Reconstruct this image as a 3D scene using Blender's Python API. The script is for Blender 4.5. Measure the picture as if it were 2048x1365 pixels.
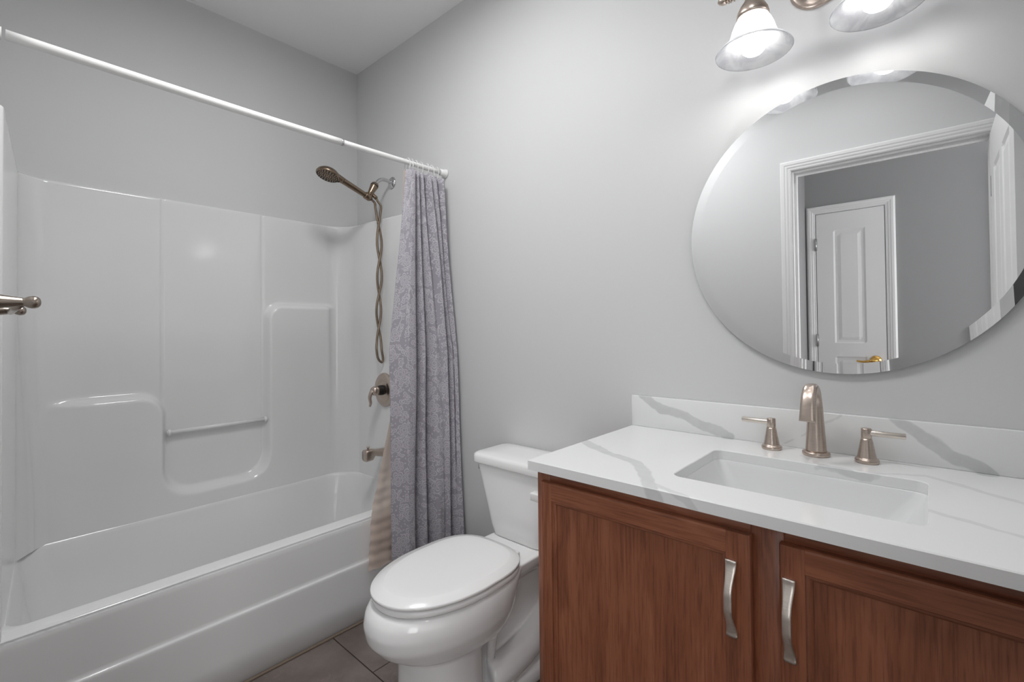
import bpy, bmesh, math, random
from mathutils import Vector, Matrix
random.seed(7)
for o in list(bpy.data.objects): bpy.data.objects.remove(o, do_unlink=True)
S = bpy.context.scene
COL = S.collection
PI = math.pi

# ---------------------------------------------------------------- camera
cd = bpy.data.cameras.new('camera'); cam = bpy.data.objects.new('camera', cd); COL.objects.link(cam)
_r = Vector((0.7520651831785143, 0.6590099956678938, -0.010187534562896852))
_u = Vector((0.016482451238681653, -0.003353187913898689, 0.9998585324594567))
_f = Vector((-0.6588826064268445, 0.7521267059083973, 0.013383916002098066))
cam.matrix_world = Matrix(((_r.x, _u.x, -_f.x, 2.5529), (_r.y, _u.y, -_f.y, -1.463), (_r.z, _u.z, -_f.z, 1.193), (0, 0, 0, 1)))
cd.sensor_width = 36.0; cd.lens = 937.657 * 36 / 2048
cd.shift_x = (1024 - 1038.25) / 2048; cd.shift_y = (646.9 - 682.5) / 2048
cd.clip_start = 0.01
S.camera = cam

# ---------------------------------------------------------------- world, lights, exposure
w = bpy.data.worlds.new('world'); S.world = w; w.use_nodes = True
w.node_tree.nodes['Background'].inputs[0].default_value = (1, 1, 1, 1)
w.node_tree.nodes['Background'].inputs[1].default_value = 0.05
S.view_settings.view_transform = 'Standard'; S.view_settings.look = 'None'
S.view_settings.gamma = 1.0; S.view_settings.use_curve_mapping = False
S.view_settings.exposure = 0.1
BULB_STRENGTH = 26.0
CEILING_FILL_POWER = 14.0     # added fill for the whole room, from an unseen ceiling lamp
HALL_END_FILL_POWER = 30.0  # added fill from the unseen hall end, brightens the tub front
DOWN_FILL_POWER = 3.0          # added overhead fill near the door, out of view
HALL_FILL_POWER = 56.0          # added fill sent through the doorway from an unseen part of the hall

def area(name, loc, size, power, rot=(0, 0, 0), shape='DISK', sy=None):
    l = bpy.data.lights.new(name, 'AREA'); l.shape = shape; l.size = size; l.energy = power
    if sy: l.size_y = sy
    o = bpy.data.objects.new(name, l); o.location = loc; o.rotation_euler = rot; COL.objects.link(o)
    return o
area('ceiling_fill', (1.38, -.88, 2.672), 0.42, CEILING_FILL_POWER)
dl = area('down_fill', (2.30, -.92, 2.70), 0.15, DOWN_FILL_POWER); dl.data.spread = math.radians(135)
area('hall_fill', (3.42, -2.635, 1.45), 0.94, HALL_FILL_POWER, (PI / 2, 0, PI), 'RECTANGLE', 1.44)
area('hall_end_fill', (4.44, -2.12, 1.35), 0.94, HALL_END_FILL_POWER, (0, PI / 2, 0), 'RECTANGLE', 0.9)

# ---------------------------------------------------------------- materials
def mat(name, col=(.8, .8, .8), rough=.5, metal=0.0, **kw):
    m = bpy.data.materials.new(name); m.use_nodes = True
    b = m.node_tree.nodes['Principled BSDF']
    b.inputs['Base Color'].default_value = (*col, 1); b.inputs['Roughness'].default_value = rough
    b.inputs['Metallic'].default_value = metal
    for k, v in kw.items(): b.inputs[k.replace('_', ' ')].default_value = v
    return m
class NB:
    """tiny node builder"""
    def __init__(s, m): s.t = m.node_tree; s.n = s.t.nodes; s.l = s.t.links; s.b = s.n.get('Principled BSDF')
    def new(s, ty, **kw):
        n = s.n.new(ty)
        for k, v in kw.items(): setattr(n, k, v)
        return n
    def put(s, sock, v):
        if isinstance(v, bpy.types.NodeSocket): s.l.new(v, sock)
        else: sock.default_value = v
    def m(s, op, a, b=0.0, c=0.0, clamp=False):
        n = s.new('ShaderNodeMath', operation=op, use_clamp=clamp)
        s.put(n.inputs[0], a); s.put(n.inputs[1], b); s.put(n.inputs[2], c); return n.outputs[0]
    def v(s, op, a, b=None, scale=None):
        n = s.new('ShaderNodeVectorMath', operation=op); s.put(n.inputs[0], a)
        if b is not None: s.put(n.inputs[1], b)
        if scale is not None: s.put(n.inputs['Scale'], scale)
        return n.outputs['Value'] if op in ('LENGTH', 'DOT_PRODUCT', 'DISTANCE') else n.outputs['Vector']
    def coord(s, kind='Object'): return s.new('ShaderNodeTexCoord').outputs[kind]
    def mapping(s, v, scale=(1, 1, 1), loc=(0, 0, 0)):
        n = s.new('ShaderNodeMapping'); s.l.new(v, n.inputs[0]); n.inputs['Scale'].default_value = scale; n.inputs['Location'].default_value = loc; return n.outputs[0]
    def noise(s, v, scale, detail=3, rough=.5, out='Fac', dist=0.0):
        n = s.new('ShaderNodeTexNoise'); s.l.new(v, n.inputs['Vector']); n.inputs['Scale'].default_value = scale
        n.inputs['Detail'].default_value = detail; n.inputs['Roughness'].default_value = rough; n.inputs['Distortion'].default_value = dist; return n.outputs[out]
    def ramp(s, f, stops):
        n = s.new('ShaderNodeValToRGB'); s.put(n.inputs[0], f); e = n.color_ramp.elements
        while len(e) < len(stops): e.new(.5)
        for x, (p, c) in zip(e, stops): x.position = p; x.color = (*c, 1) if len(c) == 3 else c
        return n.outputs[0]
    def mix(s, f, a, b):
        n = s.new('ShaderNodeMix', data_type='RGBA'); s.put(n.inputs[0], f)
        for i, x in ((6, a), (7, b)):
            s.put(n.inputs[i], x if isinstance(x, bpy.types.NodeSocket) else (*x, 1))
        return n.outputs[2]
    def smooth(s, x, lo, hi):   # 1 below lo, 0 above hi
        n = s.new('ShaderNodeMapRange', interpolation_type='SMOOTHSTEP'); s.put(n.inputs[0], x)
        n.inputs[1].default_value = lo; n.inputs[2].default_value = hi; n.inputs[3].default_value = 1; n.inputs[4].default_value = 0
        return n.outputs[0]
    def bump(s, h, strength=.2, dist=.002):
        n = s.new('ShaderNodeBump'); s.l.new(h, n.inputs['Height']); n.inputs['Strength'].default_value = strength; n.inputs['Distance'].default_value = dist
        s.l.new(n.outputs[0], s.b.inputs['Normal'])

M = {}
def paint(name, col, rough=.6):
    m = mat(name, col, rough); n = NB(m); n.bump(n.noise(n.coord(), 350, 2), .06, .0006); return m
M['wall'] = paint('wall_paint', (.65, .653, .656))
M['ceiling'] = paint('ceiling_paint', (.92, .92, .92), .8)
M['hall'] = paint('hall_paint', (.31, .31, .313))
M['trim'] = mat('trim_paint', (.80, .80, .80), .35)
M['door'] = mat('door_paint', (.80, .80, .80), .4)
n = NB(M['door']); n.bump(n.noise(n.mapping(n.coord(), (90, 90, 6)), 3, 3), .15, .0008)
M['acrylic'] = mat('tub_acrylic', (.785, .787, .79), .11)
n = NB(M['acrylic']); n.bump(n.noise(n.coord(), 5, 2), .05, .004)
M['ceramic'] = mat('glazed_ceramic', (.87, .87, .87), .08)
M['seat'] = mat('seat_plastic', (.86, .86, .86), .22)
M['basin'] = mat('basin_ceramic', (.76, .765, .77), .10)
M['chrome'] = mat('chrome', (.62, .62, .63), .12, 1.0)
M['plastic'] = mat('white_plastic', (.82, .82, .81), .3)
M['caulk'] = mat('brown_caulk', (.19, .145, .11), .7)
M['dark'] = mat('dark_rubber', (.012, .011, .010), .5)
M['mirror'] = mat('mirror_glass', (.90, .905, .91), 0.0, 1.0)
M['mirror_edge'] = mat('mirror_edge_glass', (.16, .18, .18), .15)
M['brass'] = mat('polished_brass', (.78, .48, .14), .12, 1.0)
M['hinge'] = mat('hinge_steel', (.5, .5, .5), .3, 1.0)

def brushed(name, col, rough):
    m = mat(name, col, rough, 1.0); n = NB(m)
    f = n.noise(n.mapping(n.coord(), (40, 40, 900)), 1.5, 2)
    n.l.new(n.ramp(f, [(.3, tuple(c * .88 for c in col)), (.7, tuple(min(1, c * 1.1) for c in col))]), n.b.inputs['Base Color'])
    return m
M['nickel'] = brushed('brushed_nickel', (.56, .475, .415), .30)
M['nickel_light'] = brushed('satin_nickel', (.72, .66, .60), .36)
M['bronze'] = brushed('brushed_bronze', (.275, .208, .152), .27)
M['bronze_bar'] = brushed('dark_brushed_nickel', (.36, .31, .265), .24)
M['bronze_hose'] = mat('metal_hose', (.27, .215, .165), .34, 1.0)
n = NB(M['bronze_hose'])
wv = n.new('ShaderNodeTexWave', wave_type='BANDS', bands_direction='Z'); wv.inputs['Scale'].default_value = 110
n.l.new(n.coord(), wv.inputs['Vector']); n.bump(wv.outputs['Fac'], .5, .001)

def wood(name, axis):
    m = mat(name, (.15, .045, .02), .36); n = NB(m); co = n.coord()
    sc = {'x': (2.2, 30, 30), 'z': (30, 30, 2.2)}[axis]
    warp = n.noise(n.mapping(co, tuple(max(1.0, s * .12) for s in sc)), 2.2, 2)
    p = n.v('ADD', n.mapping(co, sc), n.v('SCALE', n.new('ShaderNodeCombineXYZ').outputs[0], scale=0.0))
    cx = n.new('ShaderNodeCombineXYZ'); 
    for i in range(3): n.put(cx.inputs[i], n.m('MULTIPLY', warp, 3.4 if i != {'x': 0, 'z': 2}[axis] else 0.5))
    p = n.v('ADD', n.mapping(co, sc), cx.outputs[0])
    g1 = n.noise(p, 1.0, 5, .62)
    fine = n.noise(n.mapping(co, tuple(s * 9 if s > 5 else s * 5 for s in sc)), 1.0, 3, .6)
    base = n.ramp(g1, [(.22, (.150, .047, .021)), (.42, (.245, .082, .039)), (.60, (.31, .110, .055)), (.80, (.37, .145, .078))])
    pore = n.ramp(fine, [(.36, (.60, .56, .54)), (.52, (1, 1, 1))])
    mx = n.new('ShaderNodeMix', data_type='RGBA', blend_type='MULTIPLY'); mx.inputs[0].default_value = .75
    n.l.new(base, mx.inputs[6]); n.l.new(pore, mx.inputs[7]); n.l.new(mx.outputs[2], n.b.inputs['Base Color'])
    n.bump(fine, .12, .0006)
    return m
M['wood_v'] = wood('cherry_wood_vertical', 'z')
M['wood_h'] = wood('cherry_wood_horizontal', 'x')

# white quartz with drawn grey veins (polylines in the slab, world metres)
def quartz():
    m = mat('veined_quartz', (.8, .8, .8), .16); n = NB(m); co = n.coord()
    nz = n.noise(co, 9, 3, .6, 'Color'); off = n.v('SCALE', n.v('SUBTRACT', nz, (.5, .5, .5)), scale=.045)
    p = n.v('ADD', co, off)
    Z = .866
    veins = [  # (points, half width, strength)
        ([(1.785, -.316, Z), (1.906, -.375, Z), (2.004, -.416, Z), (2.065, -.469, Z), (2.094, -.515, Z), (2.112, -.555, Z), (2.13, -.566, .84)], .016, .85),
        ([(2.105, -.535, Z), (2.155, -.553, Z), (2.19, -.564, .858), (2.21, -.566, .84)], .009, .6),
        ([(1.826, -.017, .974), (1.89, -.017, .936), (1.972, -.017, .913), (2.106, -.017, .868)], .014, .95),
        ([(2.486, -.017, .968), (2.531, -.017, .939), (2.582, -.017, .899), (2.642, -.017, .863)], .014, .95),
        ([(2.386, -.017, .967), (2.332, -.017, .935), (2.237, -.017, .861)], .003, .5),
        ([(2.30, -.10, Z), (2.352, -.159, .855), (2.456, -.163, .855), (2.541, -.118, Z), (2.615, -.166, Z), (2.674, -.214, Z), (2.86, -.33, Z)], .009, .55),
        ([(2.50, -.345, Z), (2.546, -.361, Z), (2.589, -.378, Z), (2.656, -.409, Z), (2.86, -.48, Z)], .009, .5),
        ([(2.36, -.164, .862), (2.45, -.164, .853)], .010, .8)]
    tot = None
    for pts, hw, st in veins:
        dm = None
        for a, b in zip(pts[:-1], pts[1:]):
            ba = Vector(b) - Vector(a); l2 = ba.length_squared
            pa = n.v('SUBTRACT', p, a)
            h = n.m('MULTIPLY', n.v('DOT_PRODUCT', pa, tuple(ba)), 1 / l2, clamp=True)
            d = n.v('LENGTH', n.v('SUBTRACT', pa, n.v('SCALE', tuple(ba), scale=h)))
            dm = d if dm is None else n.m('MINIMUM', dm, d)
        k = n.m('MULTIPLY', n.smooth(dm, hw * .78, hw * 1.15), st)
        tot = k if tot is None else n.m('MAXIMUM', tot, k)
    cl = n.noise(co, 30, 4, .6)
    tot = n.m('MULTIPLY', tot, n.m('ADD', n.m('MULTIPLY', cl, .8), .55), clamp=True)
    n.l.new(n.mix(tot, (.80, .805, .805), (.60, .605, .61)), n.b.inputs['Base Color'])
    return m
M['quartz'] = quartz()

def tile():
    m = mat('stone_tile', (.1, .085, .08), .42); n = NB(m); co = n.coord()
    br = n.new('ShaderNodeTexBrick', offset=.5, squash=1.0); n.l.new(n.mapping(co, (1, 1, 1), (.15, .87, 0)), br.inputs['Vector'])
    br.inputs['Scale'].default_value = 1.0; br.inputs['Mortar Size'].default_value = .0022; br.inputs['Mortar Smooth'].default_value = .1
    br.inputs['Brick Width'].default_value = .61; br.inputs['Row Height'].default_value = .305; br.inputs['Bias'].default_value = 0
    br.inputs['Color1'].default_value = (1, 1, 1, 1); br.inputs['Color2'].default_value = (.82, .82, .82, 1)
    c1 = n.noise(co, 5, 6, .62); c2 = n.noise(n.mapping(co, (1, 1, 1), (3, 7, 1)), 14, 5, .65)
    base = n.ramp(c1, [(.3, (.125, .100, .088)), (.5, (.185, .152, .138)), (.72, (.25, .212, .195))])
    vein = n.smooth(n.m('ABSOLUTE', n.m('SUBTRACT', c2, .5)), .004, .016)
    vein = n.m('MULTIPLY', vein, n.smooth(n.noise(n.mapping(co, (1, 1, 1), (9, 2, 4)), 4, 2), .40, .50))
    vein = n.m('SUBTRACT', n.m('MULTIPLY', vein, 1.0), 0.0)
    colr = n.mix(n.m('MULTIPLY', vein, .35), base, (.30, .25, .23))
    mm = n.new('ShaderNodeMix', data_type='RGBA', blend_type='MULTIPLY'); mm.inputs[0].default_value = .5
    n.l.new(colr, mm.inputs[6]); n.l.new(br.outputs['Color'], mm.inputs[7])
    n.l.new(n.mix(br.outputs['Fac'], mm.outputs[2], (.030, .018, .014)), n.b.inputs['Base Color'])
    n.bump(n.m('SUBTRACT', 1.0, br.outputs['Fac']), .5, .001)
    return m
M['tile'] = tile()

def floral():
    m = mat('floral_curtain_cloth', (.2, .18, .22), .85); n = NB(m)
    uv = n.coord('UV')
    wob = n.v('SCALE', n.v('SUBTRACT', n.noise(uv, 14, 2, .5, 'Color'), (.5, .5, .5)), scale=.02)
    p0 = n.v('ADD', uv, wob)
    def motif(scale, off, petals, r0, amp, wid, inner):
        p = n.mapping(p0, (scale, scale, 0), off)
        vo = n.new('ShaderNodeTexVoronoi', voronoi_dimensions='2D', feature='F1'); n.l.new(p, vo.inputs['Vector']); vo.inputs['Scale'].default_value = 1.0; vo.inputs['Randomness'].default_value = .75
        loc = n.v('SUBTRACT', p, vo.outputs['Position']); sx = n.new('ShaderNodeSeparateXYZ'); n.l.new(loc, sx.inputs[0])
        sc = n.new('ShaderNodeSeparateColor'); n.l.new(vo.outputs['Color'], sc.inputs[0])
        ang = n.m('ARCTAN2', sx.outputs[1], sx.outputs[0]); rad = vo.outputs['Distance']
        pet = n.m('COSINE', n.m('ADD', n.m('MULTIPLY', ang, petals), n.m('MULTIPLY', sc.outputs[0], 6.28)))
        rr = n.m('ADD', n.m('MULTIPLY', n.m('ADD', n.m('MULTIPLY', n.m('ABSOLUTE', pet), amp), r0), 1.0), n.m('MULTIPLY', sc.outputs[1], .06))
        line = n.smooth(n.m('ABSOLUTE', n.m('SUBTRACT', rad, rr)), wid * .5, wid)
        for k in inner:
            line = n.m('MAXIMUM', line, n.smooth(n.m('ABSOLUTE', n.m('SUBTRACT', rad, n.m('MULTIPLY', rr, k))), wid * .4, wid * .8))
        fill = n.smooth(n.m('SUBTRACT', rad, rr), -.01, .01)
        return line, fill, rad
    big, bfill, _ = motif(13, (0, 0, 0), 2.5, .20, .16, .028, (.66, .34))
    sm, sfill, _ = motif(25, (.37, .2, 0), 1.0, .06, .26, .050, (.5,))
    dots, dfill, _ = motif(52, (.1, .63, 0), 1.0, .06, .12, .06, ())
    no_big = n.m('SUBTRACT', 1.0, bfill)
    vine_n = n.noise(n.mapping(uv, (1, .55, 1)), 8, 2, .4, 'Fac', .8)
    vine = n.smooth(n.m('ABSOLUTE', n.m('SUBTRACT', n.m('FRACT', n.m('MULTIPLY', vine_n, 4.0)), .5)), .018, .04)
    pat = n.m('MAXIMUM', big, n.m('MULTIPLY', no_big, n.m('MAXIMUM', n.m('MULTIPLY', vine, .8), n.m('MAXIMUM', sm, n.m('MULTIPLY', dfill, .8)))))
    tone = n.m('MULTIPLY', bfill, .12)
    base = n.mix(tone, (.36, .340, .380), (.56, .54, .58))
    col = n.mix(n.m('MULTIPLY', pat, .60), base, (.70, .68, .72))
    n.l.new(col, n.b.inputs['Base Color'])
    tr = n.new('ShaderNodeBsdfTranslucent'); n.l.new(col, tr.inputs[0])
    mx = n.new('ShaderNodeMixShader'); mx.inputs[0].default_value = .15
    out = n.n['Material Output']; n.l.new(n.b.outputs[0], mx.inputs[1]); n.l.new(tr.outputs[0], mx.inputs[2]); n.l.new(mx.outputs[0], out.inputs[0])
    n.bump(n.noise(n.mapping(uv, (900, 900, 1)), 1, 1), .05, .0005)
    return m
M['floral'] = floral()

def liner():
    m = mat('peach_liner_vinyl', (.72, .59, .51), .30); n = NB(m)
    tr = n.new('ShaderNodeBsdfTranslucent'); tr.inputs[0].default_value = (.82, .69, .60, 1)
    tp = n.new('ShaderNodeBsdfTransparent')
    m1 = n.new('ShaderNodeMixShader'); m1.inputs[0].default_value = .35
    m2 = n.new('ShaderNodeMixShader'); m2.inputs[0].default_value = .16
    n.l.new(n.b.outputs[0], m1.inputs[1]); n.l.new(tr.outputs[0], m1.inputs[2]); n.l.new(m1.outputs[0], m2.inputs[1]); n.l.new(tp.outputs[0], m2.inputs[2])
    n.l.new(m2.outputs[0], n.n['Material Output'].inputs[0])
    return m
M['liner'] = liner()

def shade_glass():
    m = mat('alabaster_glass', (.9, .9, .92), .25); n = NB(m)
    cl = n.noise(n.coord(), 16, 4, .6, 'Fac', 1.5)
    col = n.ramp(cl, [(.35, (.66, .665, .69)), (.6, (.80, .805, .815))]); n.l.new(n.ramp(cl, [(.35, (.26, .262, .27)), (.6, (.34, .342, .345))]), n.b.inputs['Base Color'])
    tr = n.new('ShaderNodeBsdfTranslucent'); n.l.new(col, tr.inputs[0])
    mx = n.new('ShaderNodeMixShader'); mx.inputs[0].default_value = .75
    n.l.new(n.b.outputs[0], mx.inputs[1]); n.l.new(tr.outputs[0], mx.inputs[2]); n.l.new(mx.outputs[0], n.n['Material Output'].inputs[0])
    return m
M['shade'] = shade_glass()
def emit(name, col, st):
    m = mat(name, col, .4); b = m.node_tree.nodes['Principled BSDF']
    b.inputs['Emission Color'].default_value = (*col, 1); b.inputs['Emission Strength'].default_value = st; return m
M['diffuser'] = emit('fill_lamp_diffuser', (1, .985, .96), .4)  # glowing cover of the added ceiling fill lamp
M['bulb'] = emit('lit_bulb', (1, .985, .96), BULB_STRENGTH)
def clear():
    m = mat('clear_ring_plastic', (.9, .9, .9), .15); n = NB(m)
    tp = n.new('ShaderNodeBsdfTransparent'); mx = n.new('ShaderNodeMixShader'); mx.inputs[0].default_value = .6
    n.l.new(n.b.outputs[0], mx.inputs[1]); n.l.new(tp.outputs[0], mx.inputs[2]); n.l.new(mx.outputs[0], n.n['Material Output'].inputs[0]); return m
M['clear'] = clear()

# ---------------------------------------------------------------- mesh helpers
class MB:
    def __init__(s): s.v = []; s.f = []; s.mi = []; s.sm = []; s.uv = None
    def add(s, vs, fs, mi=0, smooth=True):
        k = len(s.v); s.v += [tuple(p) for p in vs]
        for f in fs: s.f.append(tuple(i + k for i in f)); s.mi.append(mi); s.sm.append(smooth)
        return s
    def box(s, a, b, bev=0.0, seg=2, mi=0):
        bm = bmesh.new(); r = bmesh.ops.create_cube(bm, size=1.0)
        for v in bm.verts: v.co = Vector([(a[i] + b[i]) / 2 + v.co[i] * (b[i] - a[i]) for i in range(3)])
        if bev: bmesh.ops.bevel(bm, geom=bm.edges[:], offset=bev, segments=seg, affect='EDGES', profile=.5)
        bm.verts.index_update(); s.add([v.co for v in bm.verts], [[v.index for v in f.verts] for f in bm.faces], mi, bool(bev)); bm.free(); return s
    def loft(s, rings, cap0=True, cap1=True, closed=True, mi=0, smooth=True):
        n = len(rings[0]); vs = [p for r in rings for p in r]; fs = []
        for i in range(len(rings) - 1):
            for j in range(n if closed else n - 1):
                k = (j + 1) % n; fs.append((i * n + j, i * n + k, (i + 1) * n + k, (i + 1) * n + j))
        if cap0: fs.append(tuple(range(n))[::-1])
        if cap1: fs.append(tuple((len(rings) - 1) * n + j for j in range(n)))
        return s.add(vs, fs, mi, smooth)
    def lathe(s, prof, org=(0, 0, 0), axis=(0, 0, 1), seg=40, cap0=True, cap1=True, mi=0):
        ax = Vector(axis).normalized(); t = Vector((1, 0, 0)) if abs(ax.x) < .9 else Vector((0, 1, 0))
        e1 = (t - ax * t.dot(ax)).normalized(); e2 = ax.cross(e1); o = Vector(org)
        rings = [[o + ax * h + (e1 * math.cos(2 * PI * j / seg) + e2 * math.sin(2 * PI * j / seg)) * max(r, 1e-5) for j in range(seg)] for r, h in prof]
        return s.loft(rings, cap0, cap1, mi=mi)
    def tube(s, pts, rad, seg=14, cap=True, mi=0, flat=1.0, up=None):
        P = [Vector(p) for p in pts]; R = rad if isinstance(rad, (list, tuple)) else [rad] * len(P); rings = []
        t0 = (P[1] - P[0]).normalized(); nrm = Vector(up) if up else (Vector((0, 0, 1)) if abs(t0.z) < .9 else Vector((1, 0, 0)))
        for i, p in enumerate(P):
            t = (P[min(i + 1, len(P) - 1)] - P[max(i - 1, 0)]).normalized()
            nrm = (nrm - t * nrm.dot(t)).normalized(); b = t.cross(nrm)
            rings.append([p + (nrm * math.cos(2 * PI * j / seg) * flat + b * math.sin(2 * PI * j / seg)) * R[i] for j in range(seg)])
        return s.loft(rings, cap, cap, mi=mi)
    def grid(s, P, mi=0, smooth=True, flip=False):
        h = len(P); w_ = len(P[0]); fs = []
        for i in range(h - 1):
            for j in range(w_ - 1):
                f = (i * w_ + j, i * w_ + j + 1, (i + 1) * w_ + j + 1, (i + 1) * w_ + j); fs.append(f[::-1] if flip else f)
        return s.add([p for r in P for p in r], fs, mi, smooth)
    def build(s, name, mats, parent=None, auto=None, fix=True):
        me = bpy.data.meshes.new(name); me.from_pydata(s.v, [], s.f)
        if not isinstance(mats, (list, tuple)): mats = [mats]
        for m_ in mats: me.materials.append(M[m_] if isinstance(m_, str) else m_)
        for p, mi, sm in zip(me.polygons, s.mi, s.sm): p.material_index = mi; p.use_smooth = sm
        if fix:
            bm = bmesh.new(); bm.from_mesh(me); bmesh.ops.recalc_face_normals(bm, faces=bm.faces); bm.to_mesh(me); bm.free()
        if auto: me.set_sharp_from_angle(angle=math.radians(auto))
        o = bpy.data.objects.new(name, me); COL.objects.link(o)
        if parent is not None:
            o.parent = parent
            if parent.type == 'EMPTY': o.location = -parent.location
        return o
def thing(name, label, cat, loc, group=None):
    o = bpy.data.objects.new(name, None); o.empty_display_size = .05; o.location = loc; COL.objects.link(o)
    o['label'] = label; o['category'] = cat
    if group: o['group'] = group
    return o
def tag(o, label, cat, group=None):
    o['label'] = label; o['category'] = cat
    if group: o['group'] = group
    return o
def struct(o): o['kind'] = 'structure'; return o
def dup(root, loc, label=None):
    r = root.copy(); COL.objects.link(r); r.location = loc
    if label: r['label'] = label
    for ch in list(root.children):
        c = ch.copy(); COL.objects.link(c); c.parent = r
        for g in ch.children:
            d = g.copy(); COL.objects.link(d); d.parent = c
    return r
def cr(pts, n=8):   # catmull-rom
    P = [Vector(p) for p in pts]; P = [P[0] * 2 - P[1]] + P + [P[-1] * 2 - P[-2]]; out = []
    for i in range(1, len(P) - 2):
        a, b, c, d = P[i - 1:i + 3]
        for k in range(n):
            t = k / n
            out.append(.5 * ((2 * b) + (c - a) * t + (2 * a - 5 * b + 4 * c - d) * t * t + (3 * b - a - 3 * c + d) * t ** 3))
    out.append(P[-2]); return out
def lerp(a, b, t): return a + (b - a) * t
def sstep(a, b, x):
    t = min(1, max(0, (x - a) / (b - a))); return t * t * (3 - 2 * t)
def interp(x, xs, ys):
    if x <= xs[0]: return ys[0]
    for i in range(len(xs) - 1):
        if x <= xs[i + 1]: return lerp(ys[i], ys[i + 1], (x - xs[i]) / (xs[i + 1] - xs[i]))
    return ys[-1]
def rrect(cx, cy, hx, hy, r, n=6):
    out = []
    for q, (sx, sy) in enumerate(((1, 1), (-1, 1), (-1, -1), (1, -1))):
        for k in range(n + 1):
            a = (q + k / n) * PI / 2; out.append((cx + sx * (hx - r) + r * math.cos(a), cy + sy * (hy - r) + r * math.sin(a)))
    return out

# ---------------------------------------------------------------- room shell
CZ = 2.726; DW = -1.48; HB = -2.66; RX = 3.05
DX0, DX1, DZ = 2.000, 2.765, 2.040     # bathroom doorway
def quad_wall(name, boxes, m):
    b = MB()
    for a, c in boxes: b.box(a, c)
    return struct(b.build(name, m))
struct(MB().box((-.12, -2.9, -.06), (4.6, .12, 0)).build('floor', 'tile'))
struct(MB().box((-.12, -2.9, CZ), (4.6, .12, CZ + .06)).build('ceiling', 'ceiling'))
quad_wall('wall_left', [((-.12, DW - .115, 0), (0, .12, CZ))], 'wall')
quad_wall('wall_back', [((0, 0, 0), (RX, .12, CZ))], 'wall')
quad_wall('wall_right', [((RX, DW, 0), (RX + .1, .12, CZ))], 'wall')
quad_wall('wall_front', [((0, DW - .115, 0), (DX0 - .018, DW, CZ)), ((DX1 + .018, DW - .115, 0), (RX + .1, DW, CZ)), ((DX0 - .018, DW - .115, DZ + .018), (DX1 + .018, DW, CZ))], 'wall')
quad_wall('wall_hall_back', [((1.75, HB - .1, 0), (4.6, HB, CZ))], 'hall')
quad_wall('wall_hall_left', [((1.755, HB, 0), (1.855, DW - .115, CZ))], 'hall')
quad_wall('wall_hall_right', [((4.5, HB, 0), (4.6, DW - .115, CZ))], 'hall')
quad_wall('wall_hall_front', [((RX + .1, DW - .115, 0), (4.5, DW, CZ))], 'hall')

# door casing with a stepped profile, mitred at the head; normal direction s along y
def casing(name, x0, x1, z1, y, s, wdt=.0530, rev=.006, label=None):
    prof = [(0, 0), (0, .009), (.006, .012), (.012, .012), (.020, .0155), (.028, .0155), (.033, .018), (.046, .018), (wdt, .012), (wdt, 0)]
    pth = [((x0 - rev), 0, -1, 0), ((x0 - rev), z1 + rev, -1, 1), ((x1 + rev), z1 + rev, 1, 1), ((x1 + rev), 0, 1, 0)]
    b = MB(); rings = [[(px + sx * a, y + s * h, pz + sz * a) for a, h in prof] for px, pz, sx, sz in pth]
    b.loft(rings, True, True, mi=0, smooth=False)
    return struct(b.build(name, 'trim'))
casing('trim_1', DX0, DX1, DZ, DW, 1)
casing('trim_2', DX0, DX1, DZ, DW - .115, -1)
b = MB(); 
b.box((DX0 - .018, DW - .115, 0), (DX0, DW, DZ)); b.box((DX1, DW - .115, 0), (DX1 + .018, DW, DZ)); b.box((DX0 - .018, DW - .115, DZ), (DX1 + .018, DW, DZ + .018))
b.box((DX0, DW - .075, 0), (DX0 + .011, DW - .04, DZ - .011)); b.box((DX0, DW - .075, DZ - .011), (DX1, DW - .04, DZ))
struct(b.build('trim_3', 'trim'))

def panel_slab(x0, x1, z0, z1, yf, yb, panels):
    """door slab in the xz plane, front face yf, panels = rects, profile pressed in from the front and the back"""
    bm = MB(); s = 1 if yf > yb else -1
    offs = [0, .012, .022, .045]; dep = [0, .006, .006, .001]
    for y, sg in ((yf, s), (yb, -s)):
        xs = {x0, x1}; zs = {z0, z1}
        for a, c, d, e in panels:
            for o in offs: xs |= {a + o, c - o}; zs |= {d + o, e - o}
        xs = sorted(xs); zs = sorted(zs)
        def h(x, z):
            for a, c, d, e in panels:
                t = min(x - a, c - x, z - d, e - z)
                if t >= 0: return interp(t, offs, dep)
            return 0
        bm.grid([[(x, y - sg * h(x, z), z) for x in xs] for z in zs], smooth=False)
    c = [(x0, z0), (x1, z0), (x1, z1), (x0, z1)]
    for i in range(4):
        p, q = c[i], c[(i + 1) % 4]; bm.add([(p[0], yf, p[1]), (q[0], yf, q[1]), (q[0], yb, q[1]), (p[0], yb, p[1])], [(0, 1, 2, 3)], 0, False)
    return bm
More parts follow.
